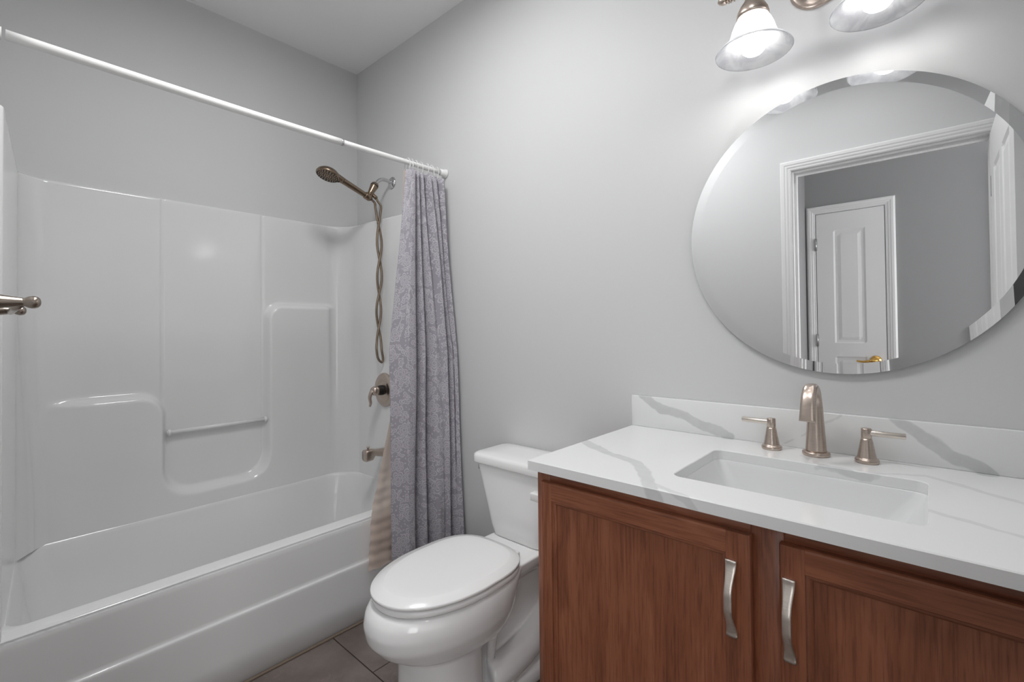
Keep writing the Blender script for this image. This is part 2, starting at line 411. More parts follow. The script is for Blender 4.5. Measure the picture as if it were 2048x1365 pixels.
# closet door across the hall (seen in the mirror): x 1.926..2.328
hx0, hx1, hz1 = 1.926, 2.328, 2.023
casing('trim_4', hx0 - .003, hx1 + .003, hz1 + .003, HB, 1, .056, .001)
hd = struct(panel_slab(hx0, hx1, .01, hz1, HB + .012, HB + .0005, [(hx0 + .105, hx1 - .108, 1.07, 1.895), (hx0 + .105, hx1 - .108, .2, .975)]).build('door_2', 'door'))
for z in (1.80, 1.09, .3):
    bb = MB(); bb.lathe([(.0065, -.045), (.0065, .045)], (hx0 - .002, HB + .020, z), seg=12)
    bb.box((hx0 - .012, HB + .012, z - .042), (hx0 + .006, HB + .0165, z + .042))
    bb.build('hinge', 'hinge', hd)
kx, kz, ky = 2.268, .952, HB + .012
kn = MB(); kn.lathe([(.001, 0), (.033, 0), (.034, .004), (.028, .012), (.014, .018), (.012, .045), (.012, .055), (.001, .058)], (kx, ky, kz), (0, 1, 0))
kn.tube(cr([(kx, ky + .05, kz), (kx - .03, ky + .056, kz - .002), (kx - .07, ky + .052, kz - .008), (kx - .105, ky + .046, kz - .004)]), [.010 - .00015 * i for i in range(25)], 14)
kn.build('lever_handle', 'brass', hd)
# bathroom door, opened flat along the right side
def rot_leaf(bm, hx):  # built in xz then turned to stand along y from the hinge
    bm.v = [(hx - (y), DW + .012 + x, z) for x, y, z in bm.v]; return bm
LW = .735
leaf = panel_slab(0, LW, .01, DZ - .006, .0, -.035, [(.11, .33, .98, 1.87), (.405, .625, .98, 1.87), (.11, .33, .18, .87), (.405, .625, .18, .87)])
ld = struct(rot_leaf(leaf, DX1).build('door_1', 'door'))
for z in (1.8, 1.0, .25):
    bb = MB(); bb.lathe([(.0065, -.045), (.0065, .045)], (DX1 + .004, DW + .016, z), seg=12); bb.build('hinge', 'hinge', ld)
kn = MB(); ky = DW + .012 + LW - .065; kn.lathe([(.001, 0), (.033, 0), (.034, .004), (.028, .012), (.014, .018), (.012, .05), (.001, .058)], (DX1, ky, .95), (-1, 0, 0))
kn.tube([(DX1 - .05, ky, .95), (DX1 - .053, ky - .05, .948), (DX1 - .048, ky - .10, .946)], [.010, .009, .008], 14)
kn.build('lever_handle', 'brass', ld)

# unseen window frame added round the hall fill light
b = MB()
for bx in (((2.89, HB, .67), (2.95, HB + .03, 2.23)), ((3.89, HB, .67), (3.95, HB + .03, 2.23)), ((2.95, HB, .67), (3.89, HB + .03, .73)), ((2.95, HB, 2.17), (3.89, HB + .03, 2.23)), ((2.95, HB, 1.435), (3.89, HB + .02, 1.465))): b.box(*bx)
struct(b.build('added_window_1', 'trim'))
def base(name, a, c):
    b = MB(); b.box(a, c, .003); return struct(b.build(name, 'trim'))
base('baseboard_back', (.80, -.014, 0), (1.795, 0, .09))
base('baseboard_front', (.80, DW, 0), (DX0 - .075, DW + .014, .09))
base('baseboard_hall', (hx1 + .08, HB, 0), (4.5, HB + .014, .09))

# ---------------------------------------------------------------- tub and shower unit
ZS = 1.784; RIM = .409; XF = .762
YN, YF_ = -1.432, -.05
tubR = thing('bathtub_shower_unit', 'white one-piece bathtub with moulded shower walls in the left alcove', 'bathtub', (.40, -.74, 0))
def fillet(pts, rad, n, closed=False):
    """polyline with rounded corners; rad and n are per corner"""
    out = []; m = len(pts)
    for i in range(m):
        p = Vector(pts[i])
        if not closed and i in (0, m - 1): out.append((p.x, p.y)); continue
        a = (Vector(pts[i - 1]) - p).normalized(); c = (Vector(pts[(i + 1) % m]) - p).normalized()
        half = a.angle(c) / 2; r = rad[i]; t = r / math.tan(half)
        s0 = p + a * t; s1 = p + c * t; ctr = p + (a + c).normalized() * (r / math.sin(half))
        v0 = s0 - ctr; v1 = s1 - ctr; ang = v0.angle_signed(v1)
        for k in range(n[i] + 1):
            th = -ang * k / n[i]; cs, sn = math.cos(th), math.sin(th)
            out.append((ctr.x + v0.x * cs - v0.y * sn, ctr.y + v0.x * sn + v0.y * cs))
    return out
def densify(P, step):
    out = [P[0]]
    for a, c in zip(P[:-1], P[1:]):
        k = max(1, int(math.hypot(c[0] - a[0], c[1] - a[1]) / step))
        out += [(lerp(a[0], c[0], q / k), lerp(a[1], c[1], q / k)) for q in range(1, k + 1)]
    return out
YNB, YFB = -1.380, -.098      # end wall faces where they meet the back wall (the ends splay out towards the room)
def wall_path(XB, RN, RF, XE):
    """plan path from the near front flange round the alcove to the far one; returns points and inward normals"""
    P = fillet([(XE, DW + .001), (XE, YN), (XB, YNB), (XB, YFB), (XE, YF_), (XE, -.001)], [0, .012, RN, RF, .012, 0], [0, 5, 14, 18, 5, 0])
    P = densify(P, .0040)
    N = []
    for i in range(len(P)):
        a = P[max(i - 1, 0)]; c = P[min(i + 1, len(P) - 1)]; dx, dy = c[0] - a[0], c[1] - a[1]; l = math.hypot(dx, dy) or 1
        N.append((dy / l, -dx / l))
    return P, N
def sd_corner(px, pz, r):   # region px<0 and pz<0 with a rounded corner
    qx, qz = px + r, pz + r
    return math.hypot(max(qx, 0), max(qz, 0)) + min(max(qx, qz), 0) - r
def smin(a, c, k):
    h = max(k - abs(a - c), 0) / k; return min(a, c) - h * h * k * .25
def relief(y, z):
    left = sd_corner(y + .945, z - .925, .09)
    right = sd_corner(-(y + .520), z - 1.332, .075)
    bot = z - .485
    d = smin(smin(left, right, .001), bot, .13)
    fade = sstep(-1.33, -1.16, y) * (1 - sstep(-.22, -.15, y))
    fade = max(fade, 0)
    bulge = .042 * (1 - sstep(-.014, .014, d))
    deep = .042
    # fade the ledge tops towards the corners: blend to a vertical taper
    v = lerp(min(bulge, .042) * 0 + .042 * (1 - sstep(.45, 1.4, z)), bulge, fade) if fade < 1 else bulge
    # shallow grooves either side of the middle panel
    for gy in (-.948, -.534):
        if z > .49: v -= .0045 * math.exp(-((y - gy) / .0055) ** 2) * sstep(.0, .03, d)
    if -.948 < y < -.534: v -= .0022 * sstep(0, .03, d)
    return v
P, N = wall_path(.012, .085, .11, XF)
zs = [RIM - .006] + [RIM + (ZS - RIM) * i / 165 for i in range(166)]
b = MB(); rows = []
for z in zs:
    row = []
    for p, nn in zip(P, N):
        v = relief(p[1], z) * (1 - sstep(.06, .17, p[0])); row.append((p[0] + nn[0] * v, p[1] + nn[1] * v, z))
    rows.append(row)
def xyclamp(p): return (max(.0015, p[0]), min(-.0015, max(DW + .0015, p[1])))
rows.append([(p[0] - nn[0] * .004, p[1] - nn[1] * .004, ZS + .004) for p, nn in zip(P, N)])
rows.append([(*xyclamp((p[0] - nn[0] * .05, p[1] - nn[1] * .05)), ZS + .004) for p, nn in zip(P, N)])
b.grid(rows); b.build('shower_wall', 'acrylic', tubR)
# basin: the rim ledge, then the inside walls down to the tub floor
b = MB(); rows = []
NP = len(P)
def tub_ring(x0, y0, x1, y1, r, z, n=14): return [(x, y, z) for x, y in rrect((x0 + x1) / 2, (y0 + y1) / 2, (x1 - x0) / 2, (y1 - y0) / 2, r, n)]
R0 = [(.02, YN + .0, .762, YF_ + .0)]
def basin_ring(d, z, xf, k=.0):
    """closed ring inside the alcove: back corners follow the shower wall, front corners rounded"""
    XB = .012 + .042 + d
    q = lambda y0, y1, x: lerp(y1, y0, (x - .012) / (XF - .012))
    c = [(XB, q(YN, YNB, XB) + d), (XB, q(YF_, YFB, XB) - d), (xf, q(YF_, YFB, xf) - d), (xf, q(YN, YNB, xf) + d)]
    return [(x, y, z) for x, y in fillet(c, [.085 + d * .4, .17 + d * .2, .05, .05], [14] * 4, True)]
def outer_ring(e, z):
    out = []
    for cx, cy in ((.004 + e, DW + .002 + e), (.004 + e, -.002 - e), (XF - e, -.002 - e), (XF - e, DW + .002 + e)): out += [(cx, cy, z)] * 15
    return out
rings = [outer_ring(0, RIM - .03), outer_ring(0, RIM - .012), outer_ring(.004, RIM - .004), outer_ring(.012, RIM),
         basin_ring(-.030, RIM, .705), basin_ring(-.003, RIM + .001, .702), basin_ring(.000, RIM - .001, .698), basin_ring(.003, RIM - .006, .693), basin_ring(.006, RIM - .016, .689),
         basin_ring(.022, .30, .674), basin_ring(.045, .14, .655), basin_ring(.075, .09, .63), basin_ring(.13, .075, .58)]
b.loft(rings, False, True); b.build('tub_basin', 'acrylic', tubR)
# apron: front skirt with a stepped foot
b = MB(); prof = [(XF - .03, RIM - .0005), (XF - .012, RIM + .0003), (XF - .004, RIM - .004), (XF + .0005, RIM - .013), (XF + .0010, RIM - .03), (XF + .0020, .36), (XF + .0035, .31), (XF + .006, .250), (XF + .0065, .240), (XF + .0095, .2365), (XF + .0120, .2345), (XF + .0132, .231), (XF + .0136, .224), (XF + .0137, .21), (XF + .014, .10), (XF + .016, .004), (XF + .010, .0005), (XF - .03, .0005)]
b.grid([[(x, y, z) for x, z in prof] for y in (DW + .002, DW + .01, -.75, -.012, -.002)]); b.build('tub_apron', 'acrylic', tubR)
# moulded bar across the recess
b = MB(); zb = .755
b.tube([(.030, -.935, zb), (.030, -.52, zb)], .0090, 16)
for y in (-.925, -.528): b.lathe([(.0140, -.006), (.0140, .006)], (.030, y, zb), (0, 1, 0), 20)
b.build('grab_bar', 'acrylic', tubR)
struct(MB().box((XF + .0165, DW, 0), (XF + .029, -.015, .007), .002).build('trim_5', 'caulk'))

# ---------------------------------------------------------------- shower fittings
FX = .362
sh = thing('hand_shower', 'brushed bronze hand shower on a wall arm with its twisted hose', 'shower head', (FX, 0, 1.996))
b = MB(); b.lathe([(.033, 0), (.033, .002), (.030, .006), (.020, .012), (.012, .014)], (FX, 0, 1.998), (0, -1, 0)); b.build('wall_flange', 'chrome', sh)
b = MB(); b.tube(cr([(FX, -.002, 1.998), (FX, -.035, 2.004), (FX, -.065, 2.002), (FX, -.090, 1.985), (FX, -.107, 1.962)]), .0095, 16); b.build('shower_arm', 'chrome', sh)
d = Vector((0, -.040, -.075)).normalized(); o0 = Vector((FX, -.104, 1.968))
b = MB(); b.lathe([(.001, -.004), (.016, -.004), (.0195, .002), (.0205, .010), (.0205, .016), (.0185, .03), (.0150, .055), (.0135, .075), (.001, .080)], o0, d, 28); b.build('hose_mount', 'bronze', sh)
b = MB(); b.lathe([(.0209, .0095), (.0213, .011), (.0213, .0135), (.0209, .015)], o0, d, 28, False, False); b.build('seal_ring', 'dark', sh)
hnd = Vector((0, -.936, .352)).normalized(); hb = Vector((FX, -.140, 1.890))
b = MB()
b.lathe([(.017, -.016), (.0185, -.012), (.0185, .012), (.017, .016)], hb + hnd * .010, hnd, 24); b.build('cradle', 'bronze', sh)
hl = hb + hnd * .17
head_c = Vector((FX, -.362, 1.957)); fn = Vector((.06, -.33, -.94)).normalized()
b = MB(); pth = [hb - hnd * .012, hb, hb + hnd * .03, hb + hnd * .07, hb + hnd * .11, hb + hnd * .145, hb + hnd * .17, hb + hnd * .19]
b.tube(pth, [.0125, .0135, .0135, .0145, .015, .0155, .017, .018], 20)
b.lathe([(.001, -.030), (.022, -.0285), (.040, -.021), (.052, -.010), (.0565, .001), (.056, .006), (.053, .009)], head_c, fn, 40, True, False)
neck = []
e1 = Vector((1, 0, 0)); 
for t in [i / 8 for i in range(9)]:
    c = lerp(hb + hnd * .155, head_c - fn * .010, t); neck.append((c, lerp(.0165, .034, t ** 1.4), lerp(.016, .017, t)))
b.loft([[c + e1 * rx * math.cos(a) + Vector((0, .35, .936)) * rz * math.sin(a) for a in [2 * PI * j / 20 for j in range(20)]] for c, rx, rz in neck])
b.build('handset', 'bronze', sh)
b = MB(); b.lathe([(.054, .0065), (.0535, .0085), (.045, .0095), (.001, .0095)], head_c, fn, 40, False, True); fp = b.build('spray_face', 'bronze', sh)
b = MB(); t1 = fn.orthogonal().normalized(); t2 = fn.cross(t1)
for r, n_, s_ in ((.047, 22, .0032), (.038, 18, .0030), (.021, 14, .0024), (.010, 6, .002)):
    for k in range(n_):
        a = 2 * PI * k / n_ + r * 30; c = head_c + fn * .0095 + (t1 * math.cos(a) + t2 * math.sin(a)) * r
        b.lathe([(s_, -.001), (s_, .0016), (.0003, .0022)], c, fn, 8)
for k in range(40):
    a0, a1 = 2 * PI * k / 40, 2 * PI * (k + 1) / 40
    b.add([head_c + fn * .0098 + (t1 * math.cos(a) + t2 * math.sin(a)) * r for a in (a0, a1) for r in (.0285, .0315)], [(0, 1, 3, 2)])
nz = b.build('spray_nozzles', 'dark', sh)
b = MB(); c = head_c + (hb - head_c).normalized() * .053 + fn * .008; b.box(c - Vector((.006, .009, .003)), c + Vector((.006, .009, .003)), .002); b.build('spray_lever', 'dark', sh)
b = MB(); nd = Vector((0, .075, -.055)).normalized(); no = Vector((FX, -.126, 1.915)); b.lathe([(.008, 0), (.0095, .004), (.0095, .020), (.0105, .021), (.0105, .034), (.009, .036)], no, nd, 20); b.build('hose_nut', 'bronze', sh)
A, B_ = [], []
he = no + nd * .034
HX, HY = FX + .030, -.101
for i in range(0, 61):
    z = lerp(1.80, 1.14, i / 60); ph = (1.80 - z) * 2 * PI / .36 + 1.0
    y = HY + .004 * math.sin(z * 9); A.append((HX - .004 - .0075 * math.sin(ph), y - .0125 * math.cos(ph), z)); B_.append((HX - .004 + .0075 * math.sin(ph), y + .0125 * math.cos(ph), z))
startA = cr([hb - hnd * .010, hb - hnd * .03 + Vector((0, .004, -.012)), (FX + .012, -.112, 1.842), A[0]], 8)
startB = cr([he, he + Vector((.002, .008, -.016)), (FX + .020, -.083, 1.85), B_[0]], 8)
last = A[-1]; lastb = B_[-1]
lo, ro = (last, lastb) if last[1] < lastb[1] else (lastb, last)
loop = cr([lo, (HX, -.121, 1.10), (HX, -.113, 1.052), (HX, -.092, 1.029), (HX, -.083, 1.045), (HX, -.091, 1.095), ro], 8)
if lo is lastb: loop = loop[::-1]
path = startA[:-1] + [Vector(p) for p in A[:-1]] + loop + [Vector(p) for p in B_[::-1][1:]] + startB[::-1][1:]
b = MB(); b.tube(path, .0062, 10); b.build('shower_hose', 'bronze_hose', sh)

YV = -.0745   # face of the far end wall at the valve
va = thing('shower_valve', 'round brushed nickel shower valve with a lever on the tub wall', 'valve', (.395, YV, .884))
b = MB(); b.lathe([(.088, 0), (.0885, .003), (.084, .008), (.062, .014), (.056, .014), (.052, .011), (.040, .013), (.001, .016)], (.395, YV, .884), (0, -1, 0), 56); b.build('escutcheon', 'nickel', va)
b = MB(); b.lathe([(.026, .010), (.026, .03), (.024, .034), (.024, .040), (.022, .052)], (.395, YV, .884), (0, -1, 0), 32); b.build('stem_sleeve', 'dark', va)
b = MB(); b.lathe([(.001, .046), (.024, .046), (.026, .050), (.024, .066), (.018, .076), (.001, .079)], (.395, YV, .884), (0, -1, 0), 32)
b.tube(cr([(.395, YV - .060, .886), (.389, YV - .076, .876), (.385, YV - .083, .850), (.384, YV - .078, .822), (.383, YV - .082, .804)]), [.019 - .0003 * i for i in range(33)], 16, flat=.6); b.build('lever', 'nickel', va)

sp = thing('tub_spout', 'brushed nickel tub spout with diverter pin below the valve', 'tub spout', (.395, YV, .545))
b = MB(); rings = []
for y, hw, zt_, zb_ in ((YV, .020, .570, .528), (YV - .02, .0205, .571, .530), (YV - .05, .0215, .574, .537), (YV - .070, .0225, .578, .543), (YV - .078, .023, .580, .530), (YV - .082, .023, .581, .524), (YV - .118, .023, .580, .522), (YV - .122, .021, .577, .526)):
    rings.append([(x, y, z + .010) for x, z in rrect(.395, (zt_ + zb_) / 2, hw, (zt_ - zb_) / 2, .013, 4)])
b.loft(rings); b.build('spout_body', 'nickel', sp)
b = MB(); b.lathe([(.0045, 0), (.0045, .008), (.0075, .009), (.0075, .015), (.001, .017)], (.395, YV - .100, .590), (0, 0, 1), 16); b.build('diverter_pin', 'nickel', sp)

# ---------------------------------------------------------------- curtain rod, rings, curtain, liner
RXX, RZ = .811, 1.947
rod = thing('shower_curtain_rod', 'long white tension rod above the tub front, wall to wall', 'curtain rod', (RXX, DW, RZ))
def rz(y): return RZ - .006 * math.sin(PI * (y / DW)) + .004 * (y / DW)
ys = [-.03 + (-.535 + .03) * i / 10 for i in range(11)]
b = MB(); b.tube([(RXX, y, rz(y)) for y in ys], .0112, 20); b.build('inner_tube', 'plastic', rod)
ys = [-.53 + (-1.43 + .53) * i / 16 for i in range(17)]
b = MB(); b.tube([(RXX, y, rz(y)) for y in ys], .0130, 20); b.build('outer_tube', 'plastic', rod)
b = MB(); b.tube([(RXX, -.527, rz(-.53)), (RXX, -.533, rz(-.53))], .0134, 20); b.build('joint_collar', 'hinge', rod)
for y0, y1 in ((-.001, -.032), (DW + .001, -1.438)):
    z = rz(y1); b = MB(); dr = 1 if y1 > y0 else -1
    b.lathe([(.021, 0), (.021, .006), (.0165, .012), (.0155, .034 if y0 > -.5 else .042)], (RXX, y0, z), (0, dr, 0), 24); b.build('end_cap', 'plastic', rod)

NY = 300; NZ = 70; ZT, ZBm = 1.905, .20
CRZ = [.2, 1.1, 1.905]
CRY = [(-.345, -.345, -.240), (-.243, -.213, -.202), (-.174, -.158, -.174), (-.115, -.108, -.141), (-.070, -.058, -.115), (-.045, -.034, -.066), (-.014, -.014, -.028)]   # crease lines: bottom, middle, top
CRD = [(0, 0, 0), (1, 1, 1), (1, 1, 1), (.15, .15, 1), (1, 1, 1), (.2, .2, .9), (0, 0, 0)]   # how deep each crease is
def curtain_pt(s, t):  # s along the cloth 0 (tub side, left) .. 1 (wall), t 0 top .. 1 bottom
    z = lerp(ZT, ZBm, t); nb = len(CRY) - 1
    k = min(int(s * nb), nb - 1); u = s * nb - k
    ya, yb = interp(z, CRZ, CRY[k]), interp(z, CRZ, CRY[k + 1])
    y = lerp(ya, yb, u) + .006 * math.sin(2 * PI * u) * (yb - ya) / .05 * .5
    D = interp(z, CRZ, [.092, .084, .050])
    crest = (1 - abs(2 * u - 1) ** 2.7)
    base = 1 - lerp(interp(z, CRZ, CRD[k]), interp(z, CRZ, CRD[k + 1]), u) if 0 < k < nb - 1 else (1 - interp(z, CRZ, CRD[1]) * u if k == 0 else (1 - interp(z, CRZ, CRD[nb - 1])) * (1 - u))
    if k == 0: base *= .35; crest = min(1, u / .42) ** .9 * (1 if u < .6 else 1 - ((u - .6) / .4) ** 4)
    f = base + (1 - base) * crest * (.80 + .20 * math.sin(2.3 * k + 1))
    x = interp(z, CRZ, [.866, .846, .826]) + D * (f - .35) + interp(z, CRZ, [.045, .018, .0]) * s * s
    x += .003 * math.sin(12 * t + 9 * s) + .004 * math.sin(5 * t + 2.1 * k) * sstep(0, .2, t)
    return (x, min(y, -.010), z)
b = MB(); rows = [[curtain_pt(i / NY, j / NZ) for i in range(NY + 1)] for j in range(NZ + 1)]
b.grid(rows)
cu = b.build('shower_curtain', 'floral', fix=False)
uvl = cu.data.uv_layers.new(name='UVMap'); su = [0.0]
mid = rows[NZ // 2]
for i in range(NY): su.append(su[-1] + (Vector(mid[i + 1]) - Vector(mid[i])).length)
for lp in cu.data.loops:
    i = lp.vertex_index % (NY + 1); j = lp.vertex_index // (NY + 1); uvl.data[lp.index].uv = (su[i], rows[j][0][2])
md = cu.modifiers.new('thickness', 'SOLIDIFY'); md.thickness = .0012
tag(cu, 'grey-purple shower curtain with white floral print gathered at the wall end', 'shower curtain')
b = MB(); rows = []
for j in range(241):
    t = j / 240; z = lerp(1.912, .205, t); row = []
    yl = interp(z, [.2, .45, .8, 1.2, 1.905], [-.425, -.400, -.312, -.262, -.232])
    for i in range(71):
        s = i / 70; y = lerp(yl, -.05, s)
        wob = (.0022 * math.sin(150 * z + 4 * math.sin(5 * s + 2 * z)) + .0020 * math.sin(61 * z + 7 * s)) * (1 - sstep(.50, .78, z))
        x = interp(z, [.2, .45, 1.0, 1.905], [.806, .797, .797, .797]) + .008 * math.sin(2 * PI * 4.2 * s + .5) * (.35 + .65 * s) + wob
        zz = z + (.006 * math.sin(30 * s) if j == 240 else 0)
        row.append((x, y, zz))
    rows.append(row)
b.grid(rows); li = b.build('shower_curtain_liner', 'liner', fix=False)
tag(li, 'peach translucent shower liner hanging over the tub edge behind the floral curtain', 'curtain liner')
for k, y in enumerate((-.222, -.206, -.180, -.152, -.120, -.090, -.062)):
    b = MB(); zc = rz(y) - .012; tl = .3 * math.sin(k * 2.1)
    b.tube([(RXX + .0205 * math.cos(a) + .003, y + tl * .01 * math.sin(a), zc + .030 * math.sin(a)) for a in [2 * PI * i / 28 for i in range(29)]], .0022, 8, False)
    tag(b.build('curtain_ring', 'clear'), 'clear plastic ring round the white rod holding the floral curtain', 'curtain ring', 'clear rings on the curtain rod')

# ---------------------------------------------------------------- toilet
TX = 1.405
to = thing('toilet', 'white two-piece toilet with closed lid between tub and vanity', 'toilet', (TX, -.4, 0))
def egg(cx, yb, yf, hw, z, n=64, pw=2.3, tp=0.0):
    """egg outline: back yb, front yf (yf<yb), widest a bit behind the middle"""
    out = []; ym = lerp(yb, yf, .46)
    for j in range(n):
        a = 2 * PI * j / n; c, s = math.cos(a), math.sin(a)
        x = hw * abs(c) ** (2 / (pw + .5 if s >= 0 else pw - .2)) * (1 if c >= 0 else -1)
        if s >= 0: y = ym + (yb - ym) * abs(s) ** (2 / 3.4)
        else: y = ym - (ym - yf) * abs(s) ** (2 / 2.05)
        if s > 0: x *= 1 - tp * s ** 1.3
        out.append((cx + x, y, z))
    return out
b = MB()
b.loft([egg(TX, -.26, -.735, .158, .4195, tp=.12), egg(TX, -.24, -.755, .172, .413, tp=.2), egg(TX, -.24, -.769, .179, .394, tp=.34), egg(TX, -.245, -.775, .181, .365, tp=.42), egg(TX, -.25, -.768, .177, .330, tp=.46), egg(TX, -.26, -.742, .165, .297, tp=.48), egg(TX, -.275, -.705, .149, .270, tp=.48), egg(TX, -.29, -.672, .134, .254, tp=.45), egg(TX, -.30, -.65, .12, .240, tp=.4)])
b.loft([egg(TX, -.440, -.662, .126, .265, pw=2.5), egg(TX, -.437, -.655, .1255, .20, pw=2.6), egg(TX, -.435, -.656, .127, .10, pw=2.6), egg(TX, -.43, -.664, .132, .0, pw=2.6)])
# rear web and the deck under the tank
b.loft([[(x, y, z) for x, y in rrect(TX, -.235, hx, hy, .04, 6)] for hx, hy, z in ((.050, .205, .0), (.044, .205, .12), (.042, .205, .26), (.052, .20, .318), (.098, .205, .360), (.122, .21, .388), (.126, .21, .4185))])
b.loft([[(x, y, z) for x, y in rrect(TX, -.30, hx, hy, r, 6)] for hx, hy, r, z in ((.134, .262, .07, 0), (.134, .262, .07, .030), (.126, .255, .07, .046), (.10, .23, .05, .054))])
for s_ in (-1, 1):
    b.tube(cr([(TX + s_ * .128, -.45, .285), (TX + s_ * .112, -.425, .235), (TX + s_ * .090, -.405, .18), (TX + s_ * .070, -.39, .13)]), [.020 - .0003 * k for k in range(25)], 14)
    b.tube(cr([(TX + s_ * .066, -.395, .088), (TX + s_ * .080, -.36, .092), (TX + s_ * .084, -.30, .096), (TX + s_ * .080, -.22, .106), (TX + s_ * .070, -.14, .128), (TX + s_ * .06, -.07, .16)]), [.034] + [.050] * 39 + [.046], 16)
bw = b.build('bowl', 'ceramic', to)
rm = bw.modifiers.new('remesh', 'REMESH'); rm.mode = 'VOXEL'; rm.voxel_size = .005; rm.use_smooth_shade = True
smo = bw.modifiers.new('smooth', 'SMOOTH'); smo.factor = .5; smo.iterations = 14
for s in (-1, 1):
    b = MB(); b.lathe([(.016, 0), (.016, .012), (.013, .022), (.006, .027), (.0005, .028)], (TX + s * .117, -.345, .043), seg=20); b.build('bolt_cap', 'plastic', to)
# seat ring and lid
b = MB(); b.loft([egg(TX, -.285, -.738, .166, .4195), egg(TX, -.280, -.745, .173, .4225), egg(TX, -.279, -.747, .175, .4265), egg(TX, -.279, -.747, .175, .435), egg(TX, -.283, -.743, .172, .4395)]); b.build('seat', 'seat', to)
b = MB(); b.loft([egg(TX, -.282, -.745, .171, .4425), egg(TX, -.277, -.751, .176, .4445), egg(TX, -.277, -.751, .176, .4505), egg(TX, -.279, -.749, .174, .453), egg(TX, -.3025, -.7125, .1455, .4604), egg(TX, -.303, -.712, .145, .4606), egg(TX, -.3035, -.7115, .1445, .4607), egg(TX, -.330, -.685, .12, .4614), egg(TX, -.40, -.60, .06, .4630)]); b.build('lid', 'seat', to)
for s in (-1, 1):
    b = MB(); b.box((TX + s * .070 - .022, -.292, .4180), (TX + s * .070 + .022, -.262, .440), .005); b.build('hinge', 'seat', to)
def trect(hx, y0, y1, r, z, n=6): return [(x, y, z) for x, y in rrect(TX, (y0 + y1) / 2, hx, (y1 - y0) / 2, r, n)]
b = MB(); b.loft([trect(.116, -.180, -.03, .03, .4175), trect(.121, -.190, -.022, .035, .422), trect(.132, -.196, -.02, .035, .46), trect(.190, -.204, -.018, .035, .665), trect(.192, -.204, -.018, .035, .684)]); b.build('tank', 'ceramic', to)
b = MB(); b.loft([trect(.199, -.211, -.014, .032, .683), trect(.2045, -.2165, -.010, .035, .6845), trect(.2060, -.218, -.008, .035, .688), trect(.2050, -.217, -.008, .035, .708), trect(.2025, -.2145, -.010, .034, .7145), trect(.197, -.209, -.016, .032, .7185), trect(.190, -.202, -.022, .03, .7205), trect(.10, -.15, -.06, .03, .7215)]); b.build('tank_lid', 'ceramic', to)
b = MB(); b.lathe([(.010, 0), (.010, .004), (.006, .007)], (TX - .189, -.150, .655), (-1, 0, 0), 16); b.box((TX - .204, -.175, .645), (TX - .196, -.140, .664), .003); b.build('flush_lever', 'chrome', to)

# ---------------------------------------------------------------- vanity
CX0, CX1 = 1.797, 2.856; FFY = -.535; DFY = -.553; CT = .842
vn = thing('vanity_cabinet', 'reddish brown wooden bathroom vanity cabinet with two framed doors', 'cabinet', ((CX0 + CX1) / 2, -.28, 0))
b = MB(); b.box((CX0, -.517, .0), (CX0 + .016, -.002, CT)); b.box((CX1 - .016, -.517, .0), (CX1, -.002, CT)); b.box((CX0 + .016, -.517, .10), (CX1 - .016, -.002, .116)); b.box((CX0 + .016, -.012, .116), (CX1 - .016, -.002, CT)); b.box((CX0 + .016, -.46, .0), (CX1 - .016, -.445, .10))
b.build('carcass', 'wood_v', vn)
b = MB(); zz0 = .10
b.box((CX0, FFY, zz0), (CX0 + .038, -.517, CT), .001, 1); b.box((CX1 - .038, FFY, zz0), (CX1, -.517, CT), .001, 1); b.box((2.300, FFY, zz0), (2.354, -.517, CT), .001, 1)
for xa, xb in ((CX0 + .038, 2.300), (2.354, CX1 - .038)):
    b.box((xa, FFY, CT - .038), (xb, -.517, CT), .001, 1, 1); b.box((xa, FFY, zz0), (xb, -.517, zz0 + .038), .001, 1, 1)
b.build('face_frame', ['wood_v', 'wood_h'], vn)
def cab_door(x0, x1, z0, z1, sl, sr):
    b = MB(); rt = .0425; e = .005; yb = FFY - .0003; yf = DFY
    def bar(pa, pb, cross, mi):   # cross-section extrude
        b.loft([[q(c) for c in cross] for q in (pa, pb)], True, True, mi=mi, smooth=True)
    # stiles (vertical): outer rounded edge, inner bead step
    def stile(xo, xi):
        s = 1 if xi > xo else -1
        cr_ = [(xo, yb), (xo, yf + e), (xo + s * e * .3, yf + e * .3), (xo + s * e, yf), (xi - s * .001, yf), (xi, yf + .001), (xi, yf + .0045), (xi + s * .003, yf + .0055), (xi + s * .006, yf + .0055), (xi + s * .0095, yf + .0085), (xi + s * .0095, yf + .0125), (xi, yb)]
        b.loft([[(x, y, z) for x, y in cr_] for z in (z0 + .0002, z1 - e * .2)], True, True, mi=0, smooth=False)
    stile(x0, x0 + sl); stile(x1, x1 - sr)
    def rail(zo, zi):
        s = 1 if zi > zo else -1
        cr_ = [(zo, yb), (zo, yf + e), (zo + s * e * .3, yf + e * .3), (zo + s * e, yf), (zi - s * .001, yf), (zi, yf + .001), (zi, yf + .0045), (zi + s * .003, yf + .0055), (zi + s * .006, yf + .0055), (zi + s * .0095, yf + .0085), (zi + s * .0095, yf + .0125), (zi, yb)]
        b.loft([[(x, y + .00015, z) for z, y in cr_] for x in (x0 + sl - .0003, x1 - sr + .0003)], True, True, mi=1, smooth=False)
    rail(z0, z0 + rt); rail(z1, z1 - rt)
    b.box((x0 + sl - .005, yf + .0105, z0 + rt - .005), (x1 - sr + .005, yb, z1 - rt + .005), 0, mi=0)
    return b.build('door', ['wood_v', 'wood_h'], vn)
